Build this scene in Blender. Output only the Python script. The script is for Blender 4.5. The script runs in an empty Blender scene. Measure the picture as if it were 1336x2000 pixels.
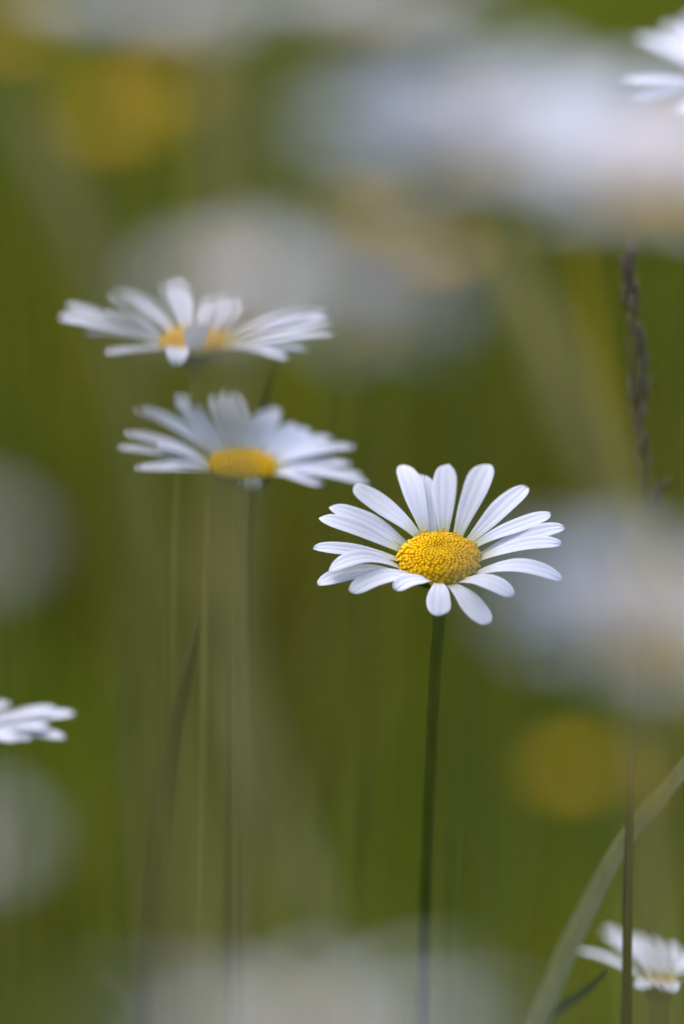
import bpy, math, random
import numpy as np
from mathutils import Vector, Matrix

random.seed(11)
rng = np.random.default_rng(11)
R = math.radians
scene = bpy.context.scene
col = scene.collection

# ------------------------------------------------------------------ camera
PITCH = R(15)
D = 1.05                                  # distance of the sharp flower
FOCUS = Vector((0, 0, 0.42))
FWD = Vector((0, math.cos(PITCH), -math.sin(PITCH)))
RIGHT = Vector((1, 0, 0))
UP = Vector((0, math.sin(PITCH), math.cos(PITCH)))
EYE = FOCUS - FWD * D
cam_data = bpy.data.cameras.new('camera')
cam = bpy.data.objects.new('camera', cam_data)
col.objects.link(cam)
cam.location = EYE
cam.rotation_euler = (math.pi / 2 - PITCH, 0, 0)
cam_data.sensor_fit = 'HORIZONTAL'
cam_data.sensor_width = 24
cam_data.lens = 200
cam_data.clip_start = 0.02
cam_data.clip_end = 500
cam_data.dof.use_dof = True
cam_data.dof.focus_distance = D
cam_data.dof.aperture_fstop = 5.2
scene.camera = cam

# ------------------------------------------------------------------ light
SUN_EL, SUN_AZ = R(58), R(-35)
world = bpy.data.worlds.new("World")
scene.world = world
world.use_nodes = True
wn = world.node_tree
sky = wn.nodes.new('ShaderNodeTexSky')
sky.sky_type = 'NISHITA'
sky.sun_disc = False
sky.sun_elevation = SUN_EL
sky.sun_rotation = SUN_AZ
sky.air_density = 1.0
sky.dust_density = 3.0
wn.links.new(sky.outputs[0], wn.nodes['Background'].inputs[0])
wn.nodes['Background'].inputs[1].default_value = 0.14
sd = bpy.data.lights.new('sun', 'SUN')
sd.energy = 1.35
sd.angle = R(55)
sd.color = (1.0, 0.98, 0.96)
sun = bpy.data.objects.new('sun', sd)
col.objects.link(sun)
sun.location = (0, 0, 3)
sv = Vector((math.sin(SUN_AZ) * math.cos(SUN_EL), math.cos(SUN_AZ) * math.cos(SUN_EL), math.sin(SUN_EL)))
sun.rotation_euler = sv.to_track_quat('Z', 'Y').to_euler()

scene.view_settings.view_transform = 'Standard'
scene.view_settings.look = 'None'
scene.view_settings.exposure = 1.07
scene.view_settings.gamma = 1.0
scene.cycles.use_denoising = True
scene.cycles.max_bounces = 8
scene.cycles.transmission_bounces = 4


# ------------------------------------------------------------------ helpers
def at(px, py, d=D):
    """point of the place seen at pixel px,py of the 1336x2000 photograph, d metres along the view axis"""
    return EYE + (FWD + RIGHT * ((px - 668) / 668 * 0.06) + UP * ((1000 - py) / 668 * 0.06)) * d


def on_plane(px, py, c, n):
    r = at(px, py, 1.0) - EYE
    return EYE + r * ((c - EYE).dot(n) / r.dot(n))


def mesh_obj(name, verts, faces, mat, parent=None, origin=None, smooth=True, attr=None):
    v = np.asarray(verts, dtype=np.float64).reshape(-1, 3)
    if origin is not None:
        v = v - np.array(origin)
    me = bpy.data.meshes.new(name)
    me.from_pydata(v.tolist(), [], faces)
    if smooth:
        me.polygons.foreach_set('use_smooth', [True] * len(me.polygons))
    if attr is not None:
        for an, vals in attr.items():
            a = me.attributes.new(an, 'FLOAT', 'POINT')
            a.data.foreach_set('value', np.asarray(vals, dtype=np.float32))
    me.materials.append(mat)
    me.update()
    o = bpy.data.objects.new(name, me)
    col.objects.link(o)
    if parent is not None:
        o.parent = parent
    return o


def thing(name, label, cat, loc, group=None):
    o = bpy.data.objects.new(name, None)
    col.objects.link(o)
    o.empty_display_size = 0.01
    o.location = loc
    o['label'] = label
    o['category'] = cat
    if group:
        o['group'] = group
    return o


def tube(path, radii, seg=10, ribs=0, rib_amp=0.0, flat=1.0):
    """closed tube along a list of points"""
    V, F = [], []
    n = len(path)
    prev = None
    for i, p in enumerate(path):
        t = (path[min(i + 1, n - 1)] - path[max(i - 1, 0)]).normalized()
        if prev is None:
            a = t.cross(Vector((0, 1, 0)))
            if a.length < 1e-4:
                a = t.cross(Vector((1, 0, 0)))
        else:
            a = prev - t * prev.dot(t)
        a.normalize()
        prev = a
        b = t.cross(a)
        r = radii[i] if hasattr(radii, '__len__') else radii
        for k in range(seg):
            th = 2 * math.pi * k / seg
            rr = r * (1 + rib_amp * math.cos(ribs * th))
            V.append(tuple(p + a * (rr * math.cos(th)) + b * (rr * flat * math.sin(th))))
    for i in range(n - 1):
        for k in range(seg):
            k2 = (k + 1) % seg
            F.append((i * seg + k, i * seg + k2, (i + 1) * seg + k2, (i + 1) * seg + k))
    F.append(tuple(range(seg))[::-1])
    F.append(tuple((n - 1) * seg + k for k in range(seg)))
    return V, F


def spline(pts, n=24):
    """centripetal Catmull-Rom through points, samples spread by chord length"""
    P = [pts[0] * 2 - pts[1]] + list(pts) + [pts[-1] * 2 - pts[-2]]
    K = [0.0]
    for a, b in zip(P, P[1:]):
        K.append(K[-1] + max((b - a).length, 1e-6) ** 0.5)
    m = len(pts) - 1
    seglen = [(pts[i + 1] - pts[i]).length for i in range(m)]
    tot = sum(seglen)
    cnt = [max(2, round(n * l / tot)) for l in seglen]
    out = []
    for i in range(m):
        p0, p1, p2, p3 = P[i:i + 4]
        t0, t1, t2, t3 = K[i:i + 4]
        for s_ in range(cnt[i] + (1 if i == m - 1 else 0)):
            t = t1 + (t2 - t1) * s_ / cnt[i]
            a1 = p0 * ((t1 - t) / (t1 - t0)) + p1 * ((t - t0) / (t1 - t0))
            a2 = p1 * ((t2 - t) / (t2 - t1)) + p2 * ((t - t1) / (t2 - t1))
            a3 = p2 * ((t3 - t) / (t3 - t2)) + p3 * ((t - t2) / (t3 - t2))
            b1 = a1 * ((t2 - t) / (t2 - t0)) + a2 * ((t - t0) / (t2 - t0))
            b2 = a2 * ((t3 - t) / (t3 - t1)) + a3 * ((t - t1) / (t3 - t1))
            out.append(b1 * ((t2 - t) / (t2 - t1)) + b2 * ((t - t1) / (t2 - t1)))
    return out


# ------------------------------------------------------------------ materials
def new_mat(name):
    m = bpy.data.materials.new(name)
    m.use_nodes = True
    nt = m.node_tree
    nt.nodes.clear()
    return m, nt, nt.nodes.new('ShaderNodeOutputMaterial')


def N(nt, t, **kw):
    n = nt.nodes.new(t)
    for k, v in kw.items():
        setattr(n, k, v)
    return n


def leafy(name, c1, c2, scale=120.0, stretch=(1, 1, 0.1), rough=0.5, trans=0.3, bump=0.2, spec=0.08, attr=None, c3=None, dist=0.0002):
    """a thin plant surface: two tones mixed by a noise, part of the light let through"""
    m, nt, out = new_mat(name)
    L = nt.links.new
    tc = N(nt, 'ShaderNodeTexCoord')
    mp = N(nt, 'ShaderNodeMapping')
    mp.inputs['Scale'].default_value = stretch
    no = N(nt, 'ShaderNodeTexNoise')
    no.inputs['Scale'].default_value = scale
    no.inputs['Detail'].default_value = 4
    L(tc.outputs['Object'], mp.inputs[0]); L(mp.outputs[0], no.inputs['Vector'])
    rp = N(nt, 'ShaderNodeValToRGB')
    rp.color_ramp.elements[0].position = 0.35
    rp.color_ramp.elements[1].position = 0.65
    rp.color_ramp.elements[0].color = (*c1, 1)
    rp.color_ramp.elements[1].color = (*c2, 1)
    if attr:
        at_ = N(nt, 'ShaderNodeAttribute', attribute_name=attr)
        L(at_.outputs['Fac'], rp.inputs[0])
        rp.color_ramp.elements[0].position = 0.0
        rp.color_ramp.elements[1].position = 0.75
        if c3:
            e = rp.color_ramp.elements.new(1.0)
            e.color = (*c3, 1)
    else:
        L(no.outputs['Fac'], rp.inputs[0])
    p = N(nt, 'ShaderNodeBsdfPrincipled')
    p.inputs['Roughness'].default_value = rough
    p.inputs['Specular IOR Level'].default_value = spec
    L(rp.outputs[0], p.inputs['Base Color'])
    bp = N(nt, 'ShaderNodeBump')
    bp.inputs['Strength'].default_value = bump
    bp.inputs['Distance'].default_value = dist
    L(no.outputs['Fac'], bp.inputs['Height']); L(bp.outputs[0], p.inputs['Normal'])
    if trans > 0:
        tr = N(nt, 'ShaderNodeBsdfTranslucent')
        L(rp.outputs[0], tr.inputs['Color'])
        mx = N(nt, 'ShaderNodeMixShader')
        mx.inputs[0].default_value = trans
        L(p.outputs[0], mx.inputs[1]); L(tr.outputs[0], mx.inputs[2]); L(mx.outputs[0], out.inputs[0])
    else:
        L(p.outputs[0], out.inputs[0])
    return m


def petal_material(name, base, tone, root, trans=0.28):
    """fine veins run the length of the petal (attribute 'across'), the claw at its root (attribute 'along') is greenish"""
    m, nt, out = new_mat(name)
    L = nt.links.new
    ac = N(nt, 'ShaderNodeAttribute', attribute_name='across')
    al = N(nt, 'ShaderNodeAttribute', attribute_name='along')
    cb = N(nt, 'ShaderNodeCombineXYZ')
    m1 = N(nt, 'ShaderNodeMath', operation='MULTIPLY'); m1.inputs[1].default_value = 4.5
    m2 = N(nt, 'ShaderNodeMath', operation='MULTIPLY'); m2.inputs[1].default_value = 0.8
    oi = N(nt, 'ShaderNodeObjectInfo')
    m3 = N(nt, 'ShaderNodeMath', operation='MULTIPLY'); m3.inputs[1].default_value = 50
    L(ac.outputs['Fac'], m1.inputs[0]); L(al.outputs['Fac'], m2.inputs[0]); L(oi.outputs['Random'], m3.inputs[0])
    L(m1.outputs[0], cb.inputs[0]); L(m2.outputs[0], cb.inputs[1]); L(m3.outputs[0], cb.inputs[2])
    no = N(nt, 'ShaderNodeTexNoise')
    no.inputs['Scale'].default_value = 1.6
    no.inputs['Detail'].default_value = 5
    L(cb.outputs[0], no.inputs['Vector'])
    r1 = N(nt, 'ShaderNodeValToRGB')
    r1.color_ramp.elements[0].position = 0.3
    r1.color_ramp.elements[1].position = 0.6
    r1.color_ramp.elements[0].color = (*tone, 1)
    r1.color_ramp.elements[1].color = (*base, 1)
    L(no.outputs['Fac'], r1.inputs[0])
    r2 = N(nt, 'ShaderNodeValToRGB')
    r2.color_ramp.elements[0].position = 0.02
    r2.color_ramp.elements[1].position = 0.26
    r2.color_ramp.elements[0].color = (1, 1, 1, 1)
    r2.color_ramp.elements[1].color = (0, 0, 0, 1)
    L(al.outputs['Fac'], r2.inputs[0])
    mc = N(nt, 'ShaderNodeMix', data_type='RGBA')
    mc.inputs['B'].default_value = (*root, 1)
    L(r2.outputs[0], mc.inputs['Factor']); L(r1.outputs[0], mc.inputs['A'])
    p = N(nt, 'ShaderNodeBsdfPrincipled')
    p.inputs['Roughness'].default_value = 0.55
    p.inputs['Specular IOR Level'].default_value = 0.25
    p.inputs['Sheen Weight'].default_value = 0.08
    L(mc.outputs['Result'], p.inputs['Base Color'])
    bp = N(nt, 'ShaderNodeBump')
    bp.inputs['Strength'].default_value = 0.15
    bp.inputs['Distance'].default_value = 0.0002
    L(no.outputs['Fac'], bp.inputs['Height']); L(bp.outputs[0], p.inputs['Normal'])
    tr = N(nt, 'ShaderNodeBsdfTranslucent')
    L(mc.outputs['Result'], tr.inputs['Color'])
    mx = N(nt, 'ShaderNodeMixShader')
    mx.inputs[0].default_value = trans
    L(p.outputs[0], mx.inputs[1]); L(tr.outputs[0], mx.inputs[2]); L(mx.outputs[0], out.inputs[0])
    return m


M = {}
M['petal'] = petal_material('white_petal', (0.79, 0.79, 0.88), (0.73, 0.73, 0.83), (0.58, 0.60, 0.34))
M['butter'] = petal_material('yellow_petal', (0.72, 0.47, 0.012), (0.62, 0.38, 0.01), (0.45, 0.34, 0.01), trans=0.2)
M['disc'] = leafy('disc_florets', (0.86, 0.56, 0.0), (0.98, 0.57, 0.0), attr='age', c3=(0.97, 0.66, 0.004), rough=0.7, spec=0.1, trans=0.12, bump=0.3, scale=2500, stretch=(1, 1, 1), dist=0.0001)
M['disc_base'] = leafy('disc_base', (0.60, 0.38, 0.0), (0.80, 0.46, 0.0), rough=0.6, trans=0.0, bump=0.2, scale=900, stretch=(1, 1, 1))
M['bract'] = leafy('bract', (0.06, 0.075, 0.025), (0.035, 0.035, 0.018), rough=0.6, trans=0.1, scale=600)
M['stem'] = leafy('daisy_stem', (0.072, 0.092, 0.008), (0.105, 0.120, 0.014), rough=0.55, trans=0.0, scale=500, bump=0.6)
M['stem_dark'] = leafy('dark_stem', (0.024, 0.019, 0.001), (0.034, 0.026, 0.002), rough=0.6, trans=0.0, scale=300, bump=0.4)
M['stem_olive'] = leafy('olive_stem', (0.24, 0.23, 0.045), (0.30, 0.27, 0.06), rough=0.6, trans=0.1, scale=300)
M['straw'] = leafy('dry_straw', (0.50, 0.42, 0.18), (0.40, 0.32, 0.12), rough=0.6, trans=0.2, scale=260)
M['gold'] = leafy('golden_straw', (0.62, 0.44, 0.02), (0.50, 0.38, 0.02), rough=0.6, trans=0.2, scale=260)
M['blade'] = leafy('pale_blade', (0.50, 0.48, 0.26), (0.62, 0.57, 0.34), rough=0.45, trans=0.3, scale=700, stretch=(1, 1, 0.15), bump=0.5)
M['blade_blue'] = leafy('blue_green_blade', (0.12, 0.16, 0.12), (0.17, 0.20, 0.15), rough=0.5, trans=0.2, scale=500)
M['spikelet'] = leafy('spikelet', (0.11, 0.07, 0.055), (0.23, 0.17, 0.13), rough=0.6, trans=0.15, scale=900, stretch=(1, 1, 0.3))
M['culm'] = leafy('culm', (0.095, 0.075, 0.018), (0.14, 0.115, 0.05), rough=0.6, trans=0.0, scale=400)


def grass_material(name):
    m, nt, out = new_mat(name)
    L = nt.links.new
    tint = N(nt, 'ShaderNodeAttribute', attribute_name='tint')
    r = N(nt, 'ShaderNodeValToRGB')
    el = r.color_ramp.elements
    el[0].position = 0.0; el[0].color = (0.095, 0.175, 0.012, 1)
    el[1].position = 0.45; el[1].color = (0.225, 0.255, 0.014, 1)
    e = el.new(0.8); e.color = (0.32, 0.285, 0.022, 1)
    e = el.new(1.0); e.color = (0.36, 0.30, 0.07, 1)
    geo = N(nt, 'ShaderNodeNewGeometry')
    no = N(nt, 'ShaderNodeTexNoise')
    no.inputs['Scale'].default_value = 4.5
    no.inputs['Detail'].default_value = 2
    L(geo.outputs['Position'], no.inputs['Vector'])
    ma = N(nt, 'ShaderNodeMath', operation='MULTIPLY_ADD')
    ma.inputs[1].default_value = 1.5; ma.inputs[2].default_value = -0.75
    L(no.outputs['Fac'], ma.inputs[0])
    ad = N(nt, 'ShaderNodeMath', operation='ADD', use_clamp=True)
    L(tint.outputs['Fac'], ad.inputs[0]); L(ma.outputs[0], ad.inputs[1])
    L(ad.outputs[0], r.inputs[0])
    # patches of withered, darker growth a hand or two wide
    n2 = N(nt, 'ShaderNodeTexNoise')
    n2.inputs['Scale'].default_value = 7.0
    n2.inputs['Detail'].default_value = 1
    L(geo.outputs['Position'], n2.inputs['Vector'])
    r3 = N(nt, 'ShaderNodeValToRGB')
    r3.color_ramp.elements[0].position = 0.38
    r3.color_ramp.elements[1].position = 0.62
    r3.color_ramp.elements[0].color = (0.50, 0.46, 0.50, 1)
    r3.color_ramp.elements[1].color = (1.0, 1.0, 1.0, 1)
    L(n2.outputs['Fac'], r3.inputs[0])
    mu = N(nt, 'ShaderNodeMix', data_type='RGBA', blend_type='MULTIPLY')
    mu.inputs['Factor'].default_value = 1.0
    L(r.outputs[0], mu.inputs['A']); L(r3.outputs[0], mu.inputs['B'])
    p = N(nt, 'ShaderNodeBsdfPrincipled')
    p.inputs['Roughness'].default_value = 0.6
    p.inputs['Specular IOR Level'].default_value = 0.12
    L(mu.outputs['Result'], p.inputs['Base Color'])
    tr = N(nt, 'ShaderNodeBsdfTranslucent')
    L(mu.outputs['Result'], tr.inputs['Color'])
    mx = N(nt, 'ShaderNodeMixShader')
    mx.inputs[0].default_value = 0.35
    L(p.outputs[0], mx.inputs[1]); L(tr.outputs[0], mx.inputs[2]); L(mx.outputs[0], out.inputs[0])
    return m


M['grass'] = grass_material('meadow_grass')
M['ground'] = leafy('meadow_ground', (0.060, 0.075, 0.012), (0.085, 0.11, 0.012), scale=3.0, stretch=(1, 1, 1), rough=0.9, trans=0, bump=0.6, dist=0.02)

# ------------------------------------------------------------------ ground and grass
gn = 60
xs = np.sign(np.linspace(-1, 1, gn)) * (np.abs(np.linspace(-1, 1, gn)) ** 3) * 120
GX, GY = np.meshgrid(xs, xs)
GZ = 0.01 * np.sin(GX * 1.3 + 0.4) * np.cos(GY * 1.1) * np.exp(-(GX ** 2 + GY ** 2) / 400)
gv = np.stack([GX, GY, GZ], -1).reshape(-1, 3)
gf = [(j * gn + i, j * gn + i + 1, (j + 1) * gn + i + 1, (j + 1) * gn + i) for j in range(gn - 1) for i in range(gn - 1)]
g = mesh_obj('ground', gv, gf, M['ground'])
g['kind'] = 'structure'


def grass(name, count, x0, x1, y0, y1, h0, h1, wid, seg=4, lean=0.25):
    bx = rng.uniform(x0, x1, count)
    by = rng.uniform(y0, y1, count)
    # keep low in front of the sharp flower so that the view stays open
    hh = rng.uniform(h0, h1, count) * (0.75 + 0.25 * np.sin(bx * 5 + 1.3) * np.cos(by * 4))
    az = rng.uniform(0, 2 * np.pi, count)
    # the blades stay short round the daisies and reach full height beyond them
    hh *= np.clip(0.58 + by * 0.42, 0.58, 1.15)
    ln = np.where(rng.random(count) < 0.3, rng.uniform(0.3, 0.9, count), rng.uniform(0.02, lean, count)) * hh
    fa = rng.uniform(0, 2 * np.pi, count)
    w = np.where(rng.random(count) < 0.12, 2.2, rng.uniform(0.6, 1.3, count)) * wid
    tint = np.clip(rng.normal(0.42, 0.2, count), 0, 1)
    t = np.linspace(0, 1, seg + 1)
    cx = bx[:, None] + np.cos(az)[:, None] * ln[:, None] * t ** 2
    cy = by[:, None] + np.sin(az)[:, None] * ln[:, None] * t ** 2
    cz = hh[:, None] * (t - 0.10 * (ln / hh)[:, None] * t ** 2)
    ww = w[:, None] * (1 - 0.93 * t ** 1.5) * 0.5
    dx, dy = np.cos(fa)[:, None] * ww, np.sin(fa)[:, None] * ww
    A = np.stack([cx - dx, cy - dy, cz - 0.005], -1)
    B = np.stack([cx + dx, cy + dy, cz - 0.005], -1)
    V = np.stack([A, B], 2).reshape(-1, 3)
    base = (np.arange(count) * (seg + 1) * 2)[:, None]
    s = (np.arange(seg) * 2)[None, :]
    q = np.stack([base + s, base + s + 1, base + s + 3, base + s + 2], -1).reshape(-1, 4)
    me = bpy.data.meshes.new(name)
    me.vertices.add(len(V)); me.vertices.foreach_set('co', V.astype(np.float32).ravel())
    me.loops.add(q.size); me.loops.foreach_set('vertex_index', q.astype(np.int32).ravel())
    me.polygons.add(len(q)); me.polygons.foreach_set('loop_start', (np.arange(len(q)) * 4).astype(np.int32))
    me.polygons.foreach_set('use_smooth', np.ones(len(q), dtype=bool))
    a = me.attributes.new('tint', 'FLOAT', 'POINT')
    a.data.foreach_set('value', np.repeat(tint, (seg + 1) * 2).astype(np.float32))
    me.materials.append(M['grass'])
    me.update(calc_edges=True)
    o = bpy.data.objects.new(name, me)
    col.objects.link(o)
    o['label'] = 'thick green and olive meadow grass covering the ground behind the daisies'
    o['category'] = 'grass'
    o['kind'] = 'stuff'
    return o


grass('meadow_grass', 120000, -2.2, 2.2, -1.5, 6.5, 0.16, 0.30, 0.0045)


# ------------------------------------------------------------------ daisy pieces
def petal(parent, O, P0, P1, n, w, arc=0.0008, cup=0.05, droop=0.0, twist=0.0, notch=0.045, nl=18, nw=10, mat='petal', fat=0.62, base_w=0.36, seed=0, thick=0.00022, groove=0.00011):
    """one ray petal from P0 to P1; n is the flower's upward normal"""
    rs = random.Random(seed)
    ax = P1 - P0
    Lg = ax.length
    ax.normalize()
    side = ax.cross(n).normalized()
    up = side.cross(ax).normalized()
    V, F, AC, AL = [], [], [], []
    ph = rs.uniform(-1, 1)
    asym = rs.uniform(-0.08, 0.08)
    n1, n2 = rs.uniform(0.3, 1.2), rs.uniform(0.3, 1.2)
    wav = rs.uniform(-1, 1)
    for layer in (0, 1):
        for i in range(nl + 1):
            t = i / nl
            t = t ** 0.85
            if t < fat:
                x = t / fat
                pr = base_w + (1 - base_w) * (x * x * (3 - 2 * x)) ** 0.75
            else:
                x = (t - fat) / (1 - fat)
                pr = math.sqrt(max(0, 1 - (x * 0.955) ** 2.6))
            tw = twist * t
            for j in range(nw + 1):
                u = -1 + 2 * j / nw
                tip = notch * (n1 * math.exp(-((u - 0.33) / 0.16) ** 2) + n2 * math.exp(-((u + 0.36) / 0.16) ** 2)) + 0.015 * u * u + asym * 0.25 * u
                lon = t * Lg * (1 - tip * t ** 6)
                lat = u * pr * w * 0.5 * (1 + 0.04 * math.sin(9 * t + ph * 5) * (u + ph * 0.3))
                z = arc * 4 * t * (1 - t) - droop * t ** 4 + 0.00035 * wav * math.sin(5 * t + ph * 3)
                z += cup * w * pr * (u * u - 0.3)
                z -= groove * pr * (math.exp(-((u - 0.34) / 0.14) ** 2) + math.exp(-((u + 0.34) / 0.14) ** 2))
                edge = min(1.0, (1 - abs(u)) * 4) * min(1.0, (1 - t) * 10 + 0.1)
                z += (0.5 if layer == 0 else -0.5) * thick * edge
                lat2 = lat * math.cos(tw)
                z2 = z + lat * math.sin(tw)
                p = P0 + ax * lon + side * lat2 + up * z2
                V.append(tuple(p)); AC.append(u); AL.append(t)
    nn = (nl + 1) * (nw + 1)
    W = nw + 1
    for i in range(nl):
        for j in range(nw):
            a, b, c, d = i * W + j, i * W + j + 1, (i + 1) * W + j + 1, (i + 1) * W + j
            F.append((a, b, c, d)); F.append((a + nn, d + nn, c + nn, b + nn))
    for i in range(nl):
        a, d = i * W, (i + 1) * W
        F.append((a, d, d + nn, a + nn))
        a, d = i * W + nw, (i + 1) * W + nw
        F.append((a, a + nn, d + nn, d))
    for j in range(nw):
        a, b = j, j + 1
        F.append((a, a + nn, b + nn, b))
        a, b = nl * W + j, nl * W + j + 1
        F.append((a, b, b + nn, a + nn))
    return mesh_obj('petal', V, F, M[mat], parent, O, attr={'across': AC, 'along': AL})


def basis(n):
    x = Vector((1, 0, 0))
    x = (x - n * x.dot(n)).normalized()
    return x, n.cross(x)


def disc(parent, O, c, n, r, height, count=330, hi=True, seed=1, strays=()):
    """domed centre set with florets in spiral rows: round buds inside, open ones at the rim"""
    rs = random.Random(seed)
    x, y = basis(n)
    V, F, A = [], [], []

    def surf(q, a):
        z = height * (1 - q ** 2.6) ** 0.8 - height * 0.20 * math.exp(-(q / 0.22) ** 2)
        return c + (x * math.cos(a) + y * math.sin(a)) * (r * q) + n * z
    # base dome
    rings, seg = 10, 36
    BV, BF = [], []
    for i in range(rings + 1):
        q = i / rings * 0.97
        for k in range(seg):
            BV.append(tuple(surf(q, 2 * math.pi * k / seg) - n * 0.00025))
    for i in range(rings):
        for k in range(seg):
            k2 = (k + 1) % seg
            BF.append((i * seg + k, i * seg + k2, (i + 1) * seg + k2, (i + 1) * seg + k))
    d = mesh_obj('disc', BV, BF, M['disc_base'], parent, O)
    ga = math.pi * (3 - math.sqrt(5))
    for i in range(count):
        q = ((i + 0.5) / count) ** 0.58
        a = i * ga + rs.uniform(-0.035, 0.035)
        q += rs.uniform(-0.008, 0.008)
        q = min(max(q, 0.02), 1.0)
        q2 = q * 0.985
        p = surf(q2, a)
        e = 0.02
        pn = (surf(min(q2 + e, 0.999), a) - surf(max(q2 - e, 0), a))
        tang = n.cross(x * math.cos(a) + y * math.sin(a))
        nor = pn.cross(tang)
        if nor.dot(n) < 0:
            nor = -nor
        nor = (nor.normalized() + n * 0.9 * (1 - q * 0.6)).normalized()
        s = r / math.sqrt(count) * (0.62 + 0.50 * q) * rs.uniform(0.85, 1.22)
        hgt = s * (0.55 + 0.9 * q * q) * rs.uniform(0.8, 1.25)
        openf = q > 0.78 + rs.uniform(-0.06, 0.06) and hi
        tx, ty = basis(nor)
        sg = 8 if hi else 5
        prof = [(0.85, -0.3), (1.0, 0.35), (0.78, 0.85), (0.32, 1.05)] if not openf else [(0.5, -0.2), (0.62, 0.6), (1.12, 1.05), (0.45, 0.75)]
        b0 = len(V)
        for pi_, (pr, ph) in enumerate(prof):
            for k in range(sg):
                th = 2 * math.pi * k / sg
                sc = s * pr
                if openf and pi_ == 2:
                    sc *= 1.15 if k % 2 == 0 else 0.75
                v = p + (tx * math.cos(th) + ty * math.sin(th)) * sc + nor * (hgt * ph)
                V.append(tuple(v))
                A.append(min(1.0, 0.12 + (q * 0.95) ** 0.7 * 0.75 + rs.uniform(-0.06, 0.10)) if not (q > 0.9 and rs.random() < 0.25) else 0.05)
        for m_ in range(len(prof) - 1):
            for k in range(sg):
                k2 = (k + 1) % sg
                F.append((b0 + m_ * sg + k, b0 + m_ * sg + k2, b0 + (m_ + 1) * sg + k2, b0 + (m_ + 1) * sg + k))
        F.append(tuple(b0 + (len(prof) - 1) * sg + k for k in range(sg)))
    for (aa, ln) in strays:
        p = surf(0.95, aa)
        dr = (n * 1.0 + (x * math.cos(aa) + y * math.sin(aa)) * 0.35).normalized()
        tv, tf = tube([p, p + dr * ln * 0.5, p + dr * ln * 0.8, p + dr * ln], [0.00022, 0.0002, 0.00034, 0.00008], 6)
        b0 = len(V)
        V += tv
        A += [0.9] * len(tv)
        F += [tuple(b0 + k for k in f) for f in tf]
    mesh_obj('florets', V, F, M['disc'], d, O, attr={'age': A})
    return d


def calyx(parent, O, c, n, r, depth):
    """green cup of overlapping bracts under the petals"""
    x, y = basis(n)
    V, F = [], []
    seg, rings = 40, 8
    for i in range(rings + 1):
        q = i / rings
        rr = 0.0012 + (r - 0.0012) * math.sin(q * math.pi / 2) ** 0.8
        for k in range(seg):
            th = 2 * math.pi * k / seg
            r2 = rr * (1 + 0.05 * abs(math.sin(th * 7 + i * 0.9)))
            z = -depth * (1 - q ** 1.6) - 0.0002
            V.append(tuple(c + (x * math.cos(th) + y * math.sin(th)) * r2 + n * z))
    for i in range(rings):
        for k in range(seg):
            k2 = (k + 1) % seg
            F.append((i * seg + k, i * seg + k2, (i + 1) * seg + k2, (i + 1) * seg + k))
    F.append(tuple(range(seg)))
    b0 = len(V)
    V.append(tuple(c - n * 0.0003))
    for k in range(seg):
        F.append((rings * seg + k, rings * seg + (k + 1) % seg, b0))
    # bract tips pressed against the petals
    for k in range(21):
        a = 2 * math.pi * k / 21
        o_ = x * math.cos(a) + y * math.sin(a)
        t_ = n.cross(o_)
        p = c + o_ * r * 0.72 - n * (depth * 0.42)
        b0 = len(V)
        V += [tuple(p - t_ * 0.0009 + o_ * 0.0004), tuple(p + t_ * 0.0009 + o_ * 0.0004), tuple(c + o_ * (r * 1.08) - n * 0.0007),
              tuple(p - o_ * 0.0005)]
        F += [(b0, b0 + 1, b0 + 2), (b0 + 3, b0, b0 + 2), (b0 + 1, b0 + 3, b0 + 2)]
    return mesh_obj('calyx', V, F, M['bract'], parent, O)


def flower_normal(tilt, side=0.0):
    return Vector((math.sin(R(side)), -math.sin(R(tilt)), math.cos(R(tilt)))).normalized()


def stem_for(parent, O, c, n, mids, rad, mat='stem', depth=0.004, ribs=7):
    pts = [c - n * depth, c - n * (depth + 0.006) - Vector((0, 0, 0.004))] + mids + [Vector(O) + Vector((0, 0, -0.01))]
    path = spline(pts, 40)
    radii = [rad * (1.12 if i < 2 else 1.0 + 0.25 * i / 40) for i in range(len(path))]
    v, f = tube(path, radii, 28 if ribs else 8, ribs, 0.06)
    return mesh_obj('stem', v, f, M[mat], parent, O)


def traced_daisy(label, cpx, depth, tilt, side, rd, dome, h, petals, conv, group=None, mids=None, foot=None, rad=0.0012, hi=False, strays=(), seed=3, stem_mat='stem', count=330):
    """petals: (tip x, tip y, width mm, options)"""
    c = at(*conv(*cpx), depth)
    n = flower_normal(tilt, side)
    foot = foot or Vector((c.x, c.y, 0))
    t = thing('daisy', label, 'daisy', foot, group)
    O = tuple(foot)
    x, y = basis(n)
    disc(t, O, c, n, rd, dome, count, hi, seed, strays)
    for i, p in enumerate(petals):
        o = dict(p[3]) if len(p) > 3 else {}
        dz = o.pop('dz', 0.0)
        hh = o.pop('h', h)
        tip_px = conv(p[0], p[1])
        if 'depth' in o:
            P1 = at(*tip_px, depth + o.pop('depth'))
        else:
            P1 = on_plane(*tip_px, c + n * hh, n)
        if 'base' in o:
            b = on_plane(*conv(*o.pop('base')), c, n)
            loc = b - c
            if loc.length > rd * 0.96:
                loc = loc.normalized() * rd * 0.96
            elif loc.length < rd * 0.7:
                loc = loc.normalized() * rd * 0.7
        else:
            v = P1 - c
            v = v - n * v.dot(n)
            loc = v.normalized() * rd * 0.85
        loc = loc + n * (dz + (0.0003 if i % 2 else -0.0001))
        petal(t, O, c + loc, P1 + n * dz * 0.5, n, p[2] / 1000, seed=seed * 100 + i, nl=20 if hi else 12, nw=14 if hi else 6, **o)
    calyx(t, O, c, n, rd * 0.86, 0.0036)
    stem_for(t, O, c, n, mids or [], rad, stem_mat)
    return t


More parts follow.
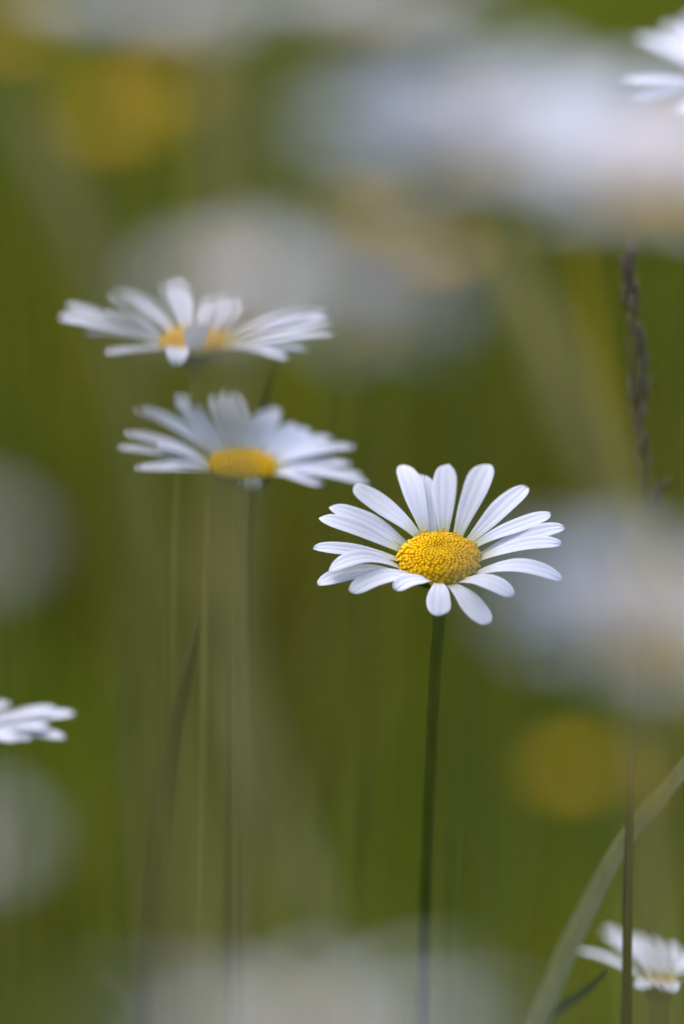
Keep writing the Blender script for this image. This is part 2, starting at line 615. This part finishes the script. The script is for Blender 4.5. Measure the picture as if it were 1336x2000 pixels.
def loose_daisy(label, px, py, depth, dia, tilt, side=0.0, seed=1, group=None, np_=20, rise=0.22, lean=(0.0, 0.0), dk=0.14, rad=0.0009):
    """a daisy known only as a soft shape: even ring of petals with natural scatter"""
    rs = random.Random(seed)
    c = at(px, py, depth)
    n = flower_normal(tilt, side)
    foot = Vector((c.x + lean[0], c.y + lean[1], 0))
    t = thing('daisy', label, 'daisy', foot, group)
    O = tuple(foot)
    x, y = basis(n)
    rd = dia * dk
    disc(t, O, c, n, rd, rd * 0.35, 140, False, seed)
    for i in range(np_):
        a = 2 * math.pi * (i + rs.uniform(-0.25, 0.25)) / np_
        d_ = x * math.cos(a) + y * math.sin(a)
        Lr = dia * 0.5 * rs.uniform(0.9, 1.05)
        P0 = c + d_ * rd * 0.85 + n * (0.0003 if i % 2 else -0.0002)
        P1 = c + d_ * Lr + n * (dia * 0.5 * (rise + rs.uniform(-0.08, 0.08)))
        petal(t, O, P0, P1, n, dia * 0.105 * rs.uniform(0.85, 1.1), seed=seed * 50 + i, nl=8, nw=4, twist=rs.uniform(-0.3, 0.3), droop=rs.uniform(0, 0.002))
    calyx(t, O, c, n, rd * 1.02, 0.0038)
    stem_for(t, O, c, n, [], rad, 'stem_olive', ribs=0)
    return t


# ------------------------------------------------------------------ the sharp daisy
def z1(x, y):
    return 580 + x / 2.429, 880 + y / 2.429


MAIN = [
    (600, 108, 4.0, dict(base=(643, 385), dz=-0.0006, notch=0.06)),
    (500, 72, 4.3, dict(base=(592, 388), dz=0.0004, arc=0.0014, notch=0.01)),
    (703, 66, 4.5, dict(base=(705, 372), dz=0.0003, notch=0.02)),
    (903, 64, 4.8, dict(base=(790, 388), fat=0.7, notch=0.015)),
    (1092, 172, 4.4, dict(base=(845, 420), notch=0.03)),
    (1206, 302, 4.1, dict(base=(868, 455), notch=0.02)),
    (1271, 358, 3.9, dict(base=(878, 490), dz=-0.0003, twist=-0.15)),
    (1258, 443, 4.1, dict(base=(868, 525), arc=0.0016)),
    (1256, 590, 4.4, dict(base=(832, 590), h=0.0022, arc=0.0022, droop=0.001)),
    (1022, 692, 4.4, dict(base=(762, 622), h=0.0015, arc=0.0016)),
    (905, 826, 4.6, dict(base=(728, 645), h=-0.001, arc=0.001, notch=0.03)),
    (672, 782, 4.4, dict(base=(672, 640), h=0.0005, arc=0.001, notch=0.01, fat=0.7)),
    (462, 672, 4.3, dict(base=(640, 622), h=0.0015, arc=0.0014, dz=0.0006, notch=0.05)),
    (256, 674, 4.9, dict(base=(560, 600), h=0.0015, arc=0.0018, notch=0.01)),
    (96, 622, 4.6, dict(base=(500, 570), h=0.0012, dz=-0.0007, arc=0.0016, notch=0.01)),
    (150, 566, 4.3, dict(base=(495, 560), h=0.0030, arc=0.0024, notch=0.01)),
    (74, 462, 4.0, dict(base=(482, 525), arc=0.0012)),
    (112, 316, 4.6, dict(base=(484, 482), dz=0.0004, arc=0.0004, notch=0.01)),
    (160, 256, 4.6, dict(base=(512, 438), dz=-0.0004, notch=0.02)),
    (272, 166, 4.8, dict(base=(550, 402), dz=0.0003, arc=0.0006, notch=0.02)),
]
DEPTH_MAIN = D
S = lambda px, py, d: at(px, py, d)
traced_daisy('sharp white daisy with bright yellow centre on upright stem, the only flower in focus', (675, 526), D, 20, 0,
             0.0076, 0.0034, 0.0044, MAIN, z1, hi=True, seed=5, count=430, rad=0.00118,
             mids=[S(850, 1300, 1.062), S(838, 1550, 1.076), S(828, 1850, 1.094)],
             foot=Vector((at(815, 2000, 1.1).x, at(828, 1850, 1.094).y, 0)),
             strays=((1.9, 0.0016), (1.45, 0.0018), (1.15, 0.0013), (0.45, 0.0014)))


# ------------------------------------------------------------------ the two softer daisies at upper left
def z2(x, y):
    return 80 + x / 1.965, 520 + y / 1.965


UPPER = [
    (68, 195, 5.2), (100, 140, 4.4, dict(dz=-0.0008)), (255, 335, 4.2, dict(h=0.001)), (285, 95, 5.6), (262, 155, 3.6, dict(dz=-0.001)),
    (505, 62, 5.4), (655, 125, 3.8, dict(twist=0.3)), (735, 112, 4.2), (752, 135, 3.2, dict(dz=-0.0008)),
    (1035, 125, 3.2, dict(twist=0.5)), (1038, 172, 3.0), (1105, 172, 3.2, dict(twist=-0.3)), (1125, 212, 3.0), (1132, 262, 3.2),
    (1022, 318, 3.2, dict(h=0.0015)), (945, 352, 3.4, dict(h=0.0008)),
    (515, 374, 5.0, dict(base=(530, 330), h=0.001, arc=0.002)),
    (612, 212, 5.8, dict(base=(600, 350), depth=-0.012, arc=0.001, base_w=0.6)),
    (170, 250, 3.6, dict(h=0.003)),
]
traced_daisy('soft white daisy highest at left, one petal folded across its yellow centre', (588, 300), 1.125, 3, 0,
             0.0072, 0.0034, 0.0052, UPPER, z2, seed=7, count=260, rad=0.0009,
             mids=[at(350, 930, 1.13)], stem_mat='stem_olive')
LOWER = [
    (325, 640, 4.6), (368, 540, 4.6), (520, 503, 5.4), (668, 492, 3.6, dict(dz=-0.0008)), (725, 484, 4.4), (800, 572, 3.2, dict(dz=-0.0004)),
    (848, 560, 3.4), (892, 545, 4.6), (1028, 622, 4.8), (1120, 655, 4.4), (1205, 692, 4.6), (1190, 765, 4.4, dict(h=0.002)),
    (975, 600, 4.2, dict(dz=-0.0005)), (1160, 700, 4.6, dict(dz=0.0004)), (1230, 800, 4.4, dict(h=0.0015)), (600, 600, 3.8, dict(dz=-0.0006)), (300, 690, 4.4, dict(h=0.0025)),
    (1258, 832, 4.4, dict(h=0.001)), (365, 780, 4.6, dict(h=0.001)), (430, 690, 4.4, dict(h=0.003)), (460, 760, 3.6, dict(h=0.001)),
    (800, 858, 4.0, dict(h=-0.002)), (1080, 838, 4.2, dict(h=0.0005)),
]
traced_daisy('soft white daisy with wide yellow centre just up and left of the sharp one', (775, 775), 1.108, 6, 4,
             0.0064, 0.0030, 0.0036, LOWER, z2, seed=9, count=240, rad=0.0009,
             mids=[at(470, 1300, 1.12)], stem_mat='stem_olive')


# ------------------------------------------------------------------ partly framed daisies near the focus
def ident(x, y):
    return x, y


CORNER = [(1250, 72, 4.8), (1222, 168, 5.2), (1300, 50, 4.6), (1240, 205, 4.4, dict(h=0.001)), (1345, 30, 4.4), (1400, 40, 4.4),
          (1470, 60, 4.4), (1540, 110, 4.4), (1570, 160, 4.4), (1540, 215, 4.4, dict(h=0.001)), (1470, 260, 4.4, dict(h=0.0)),
          (1400, 275, 4.4, dict(h=0.0)), (1330, 235, 4.4, dict(h=0.0))]
traced_daisy('white daisy cut off by the top right corner of the picture', (1420, 165), 1.18, 8, 0, 0.0060, 0.003, 0.004, CORNER, ident,
             seed=13, count=180)
LEFT = [(110, 1385, 5.2, dict(h=0.0035)), (95, 1425, 5.0, dict(h=0.002)), (60, 1445, 5.0, dict(h=0.001)), (146, 1398, 5.0, dict(h=0.003)), (128, 1440, 4.6, dict(h=0.001)), (70, 1392, 4.4), (14, 1370, 4.4), (-40, 1365, 4.4), (-110, 1360, 4.4),
        (-200, 1365, 4.4), (-280, 1390, 4.4), (-330, 1420, 4.4), (-250, 1450, 4.4, dict(h=0.0)), (-150, 1468, 4.4, dict(h=0.0)), (-60, 1475, 4.4, dict(h=0.0)),
        (30, 1450, 4.8, dict(h=0.0015))]
traced_daisy('small white daisy seen edge on at the left border, only its petals in view', (-90, 1425), 1.115, 2, 0, 0.0062, 0.0028, 0.003, LEFT, ident,
             seed=17, count=160)


def z5(x, y):
    return 900 + x / 3.064, 1350 + y / 3.064


LOW = [(706, 1550, 4.2, dict(h=0.004)), (868, 1422, 4.0), (1070, 1452, 5.6, dict(h=0.005)), (1240, 1510, 4.0), (1450, 1540, 4.4),
       (1600, 1590, 4.4), (1660, 1680, 4.4), (1560, 1760, 4.4, dict(h=0.0)), (1250, 1800, 4.0, dict(h=0.0)), (930, 1440, 3.4),
       (1090, 1775, 4.2, dict(h=0.0))]
traced_daisy('white daisy low in the right corner behind the dark grass stalk', (1190, 1735), 1.115, -13, 2, 0.0026, 0.0003, 0.003, LOW, z5,
             seed=19, count=160)

# ------------------------------------------------------------------ far out of focus daisies
FG = 'white daisies close to the lens, fully out of focus'
loose_daisy('wide blurred daisy forming the bright cloud at upper right', 960, 285, 0.645, 0.044, 3, 0, 31, FG, np_=26)
loose_daisy('blurred daisy at the right border under the corner daisy', 1290, 350, 0.63, 0.040, 3, 0, 33, FG, np_=24)
loose_daisy('pale blurred daisy on the left behind the straw, touching the upper left flower', 450, 570, 0.65, 0.022, 8, -3, 34, FG, np_=14, lean=(-0.03, 0))
loose_daisy('pale blurred daisy right of the upper left flower and below the bright cloud', 730, 590, 0.64, 0.024, 10, 4, 35, FG, np_=14, lean=(-0.04, 0))
loose_daisy('grey blurred daisy along the top border at left', 290, 10, 0.64, 0.030, -4, 0, 36, FG, np_=14)
loose_daisy('grey blurred daisy along the middle of the top border', 740, 0, 0.65, 0.036, -4, 0, 37, FG, np_=15, lean=(-0.03, 0))
loose_daisy('blurred daisy at the right border below the seed head', 1290, 1220, 0.64, 0.038, 6, 0, 38, FG, np_=18)
loose_daisy('blurred daisy at the left border, upper of the two', -75, 1060, 0.60, 0.014, 2, 0, 39, FG, np_=10)
loose_daisy('blurred daisy at the left border, lower of the two', -100, 1660, 0.62, 0.018, 2, 0, 40, FG, np_=13)
loose_daisy('grey blurred daisy lying across the bottom border and hiding the foot of the sharp stem', 590, 2080, 0.56, 0.046, -10, 0, 41, FG, np_=9, dk=0.09)


# ------------------------------------------------------------------ buttercups
def buttercup(label, px, py, depth, dia, tilt=15, seed=1, group='yellow buttercups out of focus in the grass'):
    rs = random.Random(seed)
    c = at(px, py, depth)
    n = flower_normal(tilt, rs.uniform(-10, 10))
    foot = Vector((c.x + rs.uniform(-0.02, 0.02), c.y + rs.uniform(-0.02, 0.02), 0))
    t = thing('buttercup', label, 'buttercup', foot, group)
    O = tuple(foot)
    x, y = basis(n)
    for i in range(5):
        a = 2 * math.pi * i / 5 + rs.uniform(-0.1, 0.1)
        d_ = x * math.cos(a) + y * math.sin(a)
        P0 = c + d_ * dia * 0.05 + n * (0.0002 * (i % 2))
        P1 = c + d_ * dia * 0.46 + n * dia * 0.22
        petal(t, O, P0, P1, n, dia * 0.5, arc=-dia * 0.06, cup=0.12, nl=8, nw=6, mat='butter', fat=0.6, base_w=0.25, notch=0.0, seed=seed + i)
    V, F, A = [], [], []
    for i in range(26):
        a = i * 2.4
        q = math.sqrt(i / 26)
        d_ = x * math.cos(a) + y * math.sin(a)
        p0 = c + d_ * dia * 0.03 * q
        p1 = c + d_ * dia * 0.14 * q + n * dia * 0.14
        v, f = tube([p0, p0.lerp(p1, 0.7), p1], [0.0003, 0.0003, 0.0006], 5)
        b0 = len(V)
        V += v; F += [tuple(b0 + k for k in g_) for g_ in f]; A += [0.5] * len(v)
    mesh_obj('stamens', V, F, M['disc'], t, O, attr={'age': A})
    path = spline([c, c - n * 0.01 - Vector((0, 0, 0.01)), foot + Vector((0, 0, -0.01))], 16)
    v, f = tube(path, 0.0008, 8)
    mesh_obj('stem', v, f, M['stem'], t, O)
    return t


buttercup('yellow buttercup blurred to the widest golden glow at upper left', 235, 250, 0.67, 0.013, 8, 51)
buttercup('yellow buttercup blurred just right of the widest golden glow', 310, 185, 0.69, 0.009, 8, 52)
buttercup('orange tinged buttercup at the top left corner', 10, 75, 0.68, 0.010, 8, 53)
buttercup('yellow buttercup peeking over the pale blurred daisy right of the upper left flower', 715, 440, 0.73, 0.010, 8, 54)
buttercup('yellow buttercup at the right rim of the pale blurred daisy', 860, 510, 0.74, 0.009, 8, 55)
buttercup('yellow buttercup in the lower right grass left of the dark stalk', 1110, 1520, 0.70, 0.0078, 8, 58)
buttercup('small yellow buttercup at the lower right beside the dark stalk', 1275, 1540, 0.78, 0.0075, 8, 59)


# ------------------------------------------------------------------ stalks and blades
def stalk(name, label, cat, pts, rad, mat, group=None, taper=0.4, seg=10):
    """upright stalk through seen points down to its foot in the ground"""
    low = pts[-1]
    prev = pts[-2]
    dr = (low - prev)
    if dr.z > -1e-4:
        dr = Vector((0, 0, -1))
    k = low.z / -dr.z
    k = min(k, 4 + 0.1 / max(-dr.z, 1e-3))
    foot = Vector((low.x + dr.x * k * 0.35, low.y + dr.y * k * 0.35, 0))
    path = spline(pts + [Vector((foot.x, foot.y, -0.01))], 36)
    n = len(path)
    radii = [rad * (taper + (1 - taper) * min(1, i / n * 3)) * min(1.0, 0.15 + 0.3 * i) for i in range(n)]
    v, f = tube(path, radii, seg)
    t = thing(name, label, cat, foot, group)
    mesh_obj('stem', v, f, M[mat], t, tuple(foot))
    return t, foot


def leaf_blade(parent, O, pts, wmax, mat, n_hint, name='blade', fold=0.25, tipw=0.05):
    """a grass leaf: keeled strip with thickness"""
    path = spline(pts, 40)
    V, F = [], []
    n = len(path)
    W = 7
    for layer in (0, 1):
        for i, p in enumerate(path):
            t_ = (path[min(i + 1, n - 1)] - path[max(i - 1, 0)]).normalized()
            s_ = t_.cross(n_hint).normalized()
            u_ = s_.cross(t_).normalized()
            q = i / (n - 1)
            w = wmax * (tipw + (1 - tipw) * min(1, q * 3.0) ** 0.7)
            for j in range(W):
                a = -1 + 2 * j / (W - 1)
                V.append(tuple(p + s_ * (a * w * 0.5) + u_ * (abs(a) * w * fold + (0.00015 if layer else -0.00015) * (1 - abs(a) * 0.7))))
    nn = n * W
    for i in range(n - 1):
        for j in range(W - 1):
            a, b, c, d = i * W + j, i * W + j + 1, (i + 1) * W + j + 1, (i + 1) * W + j
            F.append((a, b, c, d)); F.append((a + nn, d + nn, c + nn, b + nn))
        F.append((i * W, (i + 1) * W, (i + 1) * W + nn, i * W + nn))
        F.append((i * W + W - 1, i * W + W - 1 + nn, (i + 1) * W + W - 1 + nn, (i + 1) * W + W - 1))
    return mesh_obj(name, V, F, M[mat], parent, O)


# the grass culm with its purple-brown seed head
def seed_grass():
    d0 = 1.092
    top = [at(1230, 488, d0), at(1238, 600, d0), at(1246, 720, d0 + .001), at(1254, 860, d0 + .002), at(1262, 960, d0 + .003), at(1266, 1040, d0 + .004)]
    low = [at(1256, 1200, d0 - .008), at(1240, 1450, d0 - .016), at(1233, 1700, d0 - .012), at(1227, 1930, d0 - .008)]
    foot = Vector((low[-1].x - 0.006, low[-1].y + 0.02, 0))
    t = thing('flowering_grass', 'tall grass stalk with narrow purple brown seed head at the right border', 'grass stalk', foot)
    O = tuple(foot)
    path = spline(top + low + [foot + Vector((0, 0, -0.01))], 70)
    n = len(path)
    radii = []
    for i, p in enumerate(path):
        q = i / n
        radii.append(0.0003 + 0.0010 * min(1, max(0, (q - 0.2)) * 4))
    v, f = tube(path, radii, 10)
    mesh_obj('culm', v, f, M['culm'], t, O)
    rs = random.Random(4)
    head = spline(top, 60)
    V, F = [], []
    for i in range(2, 60):
        p = head[i]
        tan = (head[i - 1] - head[i]).normalized()
        # a few gaps along the head and wider tufts
        gap = 0.5 + 0.5 * math.sin(i * 0.62 + 1.0)
        for k in range(2 if gap > 0.6 else 1):
            if rs.random() < 0.3:
                continue
            a = rs.uniform(0, 2 * math.pi)
            o_ = Vector((math.cos(a), math.sin(a), 0))
            off = rs.uniform(0.0004, 0.0008 + 0.0006 * gap)
            b = p + o_ * off
            ln = rs.uniform(0.0040, 0.0075)
            dr = (tan + o_ * rs.uniform(0.05, 0.28)).normalized()
            rr = rs.uniform(0.00040, 0.00075)
            v, f = tube([b, b + dr * ln * 0.25, b + dr * ln * 0.6, b + dr * ln], [rr * 0.4, rr, rr * 0.8, rr * 0.08], 7, flat=0.6)
            b0 = len(V)
            V += v; F += [tuple(b0 + q for q in g_) for g_ in f]
    # side branch spreading at the foot of the head
    for (sx, sy, ex, ey) in ((1262, 985, 1286, 960), (1266, 1030, 1284, 975), (1250, 880, 1228, 800), (1252, 840, 1230, 700)):
        for k in range(5):
            q = k / 4
            b = at(sx + (ex - sx) * q, sy + (ey - sy) * q, d0 + 0.003)
            dr = (at(ex, ey, d0) - at(sx, sy, d0)).normalized()
            v, f = tube([b, b + dr * 0.001, b + dr * 0.003, b + dr * 0.0042], [0.0002, 0.0005 if sx > 1255 else 0.00028, 0.0004 if sx > 1255 else 0.00022, 0.00005], 6)
            b0 = len(V)
            V += v; F += [tuple(b0 + q2 for q2 in g_) for g_ in f]
    mesh_obj('seed_head', V, F, M['spikelet'], t, O)
    leaf_blade(t, O, [at(1238, 1400, d0 - .015), at(1228, 1600, d0 - .012), at(1224, 1780, d0 - .010), at(1226, 1930, d0 - .008), foot + Vector((0, 0, 0.1)), foot],
               0.0036, 'culm', Vector((0.15, -1, 0)), 'sheath', 0.3, 0.02)
    return t


seed_grass()

# pale folded blade across the lower right
p = [at(1420, 1385, 1.07), at(1336, 1500, 1.075), at(1255, 1600, 1.085), at(1205, 1670, 1.09), at(1165, 1745, 1.095), at(1120, 1835, 1.10), at(1055, 1990, 1.11)]
ft = Vector((at(1000, 2100, 1.12).x, at(1000, 2100, 1.12).y, 0))
t = thing('leaning_grass', 'broad pale green grass blade leaning up to the right border', 'grass blade', ft)
leaf_blade(t, tuple(ft), p + [at(1010, 2110, 1.12), ft], 0.0046, 'blade', Vector((-0.25, -1, 0.25)), 'leaf', 0.35, 0.5)

p = [at(1186, 1895, 1.09), at(1150, 1930, 1.10), at(1100, 1965, 1.11), at(1060, 2010, 1.12)]
ft = Vector((p[-1].x - 0.02, p[-1].y + 0.02, 0))
t = thing('leaning_grass', 'short blue grey grass blade under the low right daisy', 'grass blade', ft)
leaf_blade(t, tuple(ft), p + [ft], 0.0028, 'blade_blue', Vector((0, -1, 0.3)), 'leaf', 0.2, 0.3)

ST = 'grass stalks standing around the daisies'
stalk('grass_stalk', 'dark brown green stalk curving down left of centre', 'grass stalk',
      [at(392, 1200, 1.13), at(372, 1285, 1.12), at(338, 1420, 1.115), at(315, 1600, 1.11), at(297, 1800, 1.10), at(288, 1950, 1.10)], 0.0019, 'stem_dark', ST, 0.8)
stalk('grass_stalk', 'olive yellow stalk standing upright just right of the dark curved one', 'grass stalk',
      [at(412, 960, 1.15), at(405, 1200, 1.145), at(402, 1400, 1.14), at(398, 1650, 1.14), at(394, 1900, 1.14)], 0.0012, 'stem_olive', ST)
stalk('grass_stalk', 'thin brown stalk rising behind the two upper left daisies', 'grass stalk',
      [at(545, 690, 1.12), at(520, 760, 1.13), at(500, 830, 1.14), at(480, 1000, 1.15)], 0.0012, 'stem_dark', ST)
stalk('dry_stalk', 'blurred straw coloured stalk standing upright above the upper left daisies', 'straw stalk',
      [at(435, -120, 0.740), at(440, 100, 0.740), at(446, 300, 0.745), at(450, 480, 0.750)], 0.0028, 'straw', ST, 0.9)
stalk('dry_stalk', 'blurred straw stalk leaning at the upper left border', 'straw stalk',
      [at(-40, 20, 0.750), at(60, 250, 0.755), at(150, 450, 0.760), at(230, 640, 0.765)], 0.0024, 'straw', ST, 0.9)
stalk('dry_stalk', 'blurred straw stalk leaning left of the seed head', 'straw stalk',
      [at(980, 450, 0.770), at(1060, 640, 0.770), at(1135, 840, 0.770), at(1215, 1050, 0.775)], 0.0026, 'straw', ST, 0.9)
stalk('dry_stalk', 'blurred straw stalk slanting through the lower middle left of the sharp stem', 'straw stalk',
      [at(385, 1050, 0.765), at(440, 1260, 0.765), at(500, 1450, 0.765), at(560, 1640, 0.770), at(610, 1800, 0.770)], 0.0022, 'straw', ST, 0.8)
stalk('yellow_stalk', 'blurred golden stalk leaning under the upper right cloud', 'straw stalk',
      [at(975, 440, 0.80), at(1005, 540, 0.80), at(1050, 650, 0.80), at(1180, 980, 0.80), at(1400, 1450, 0.80)], 0.0018, 'gold', ST, 0.9)
stalk('yellow_stalk', 'blurred golden stalk just left of the seed head', 'straw stalk',
      [at(1130, 470, 0.86), at(1146, 570, 0.86), at(1165, 680, 0.86), at(1240, 980, 0.86), at(1440, 1500, 0.86)], 0.0011, 'gold', ST, 0.9)
stalk('dry_stalk', 'blurred straw stalk standing upright in the lower right corner', 'straw stalk',
      [at(1270, 1440, 0.76), at(1280, 1600, 0.765), at(1288, 1750, 0.77), at(1296, 1950, 0.775)], 0.0020, 'straw', ST, 0.8)
stalk('grass_stalk', 'thin blurred grey green stalk behind the stem of the sharp daisy', 'grass stalk',
      [at(935, 1380, 1.2), at(915, 1450, 1.2), at(895, 1560, 1.2), at(880, 1800, 1.2)], 0.0009, 'stem', ST)

p = [at(200, 1900, 1.16), at(225, 1918, 1.16), at(255, 1945, 1.16), at(300, 2010, 1.165)]
ft = Vector((p[-1].x + 0.02, p[-1].y + 0.01, 0))
t = thing('leaning_grass', 'tiny yellow green grass tip at the bottom left edge of the picture', 'grass blade', ft)
leaf_blade(t, tuple(ft), p + [ft], 0.0030, 'stem_olive', Vector((0, -1, 0.3)), 'leaf', 0.2, 0.8)
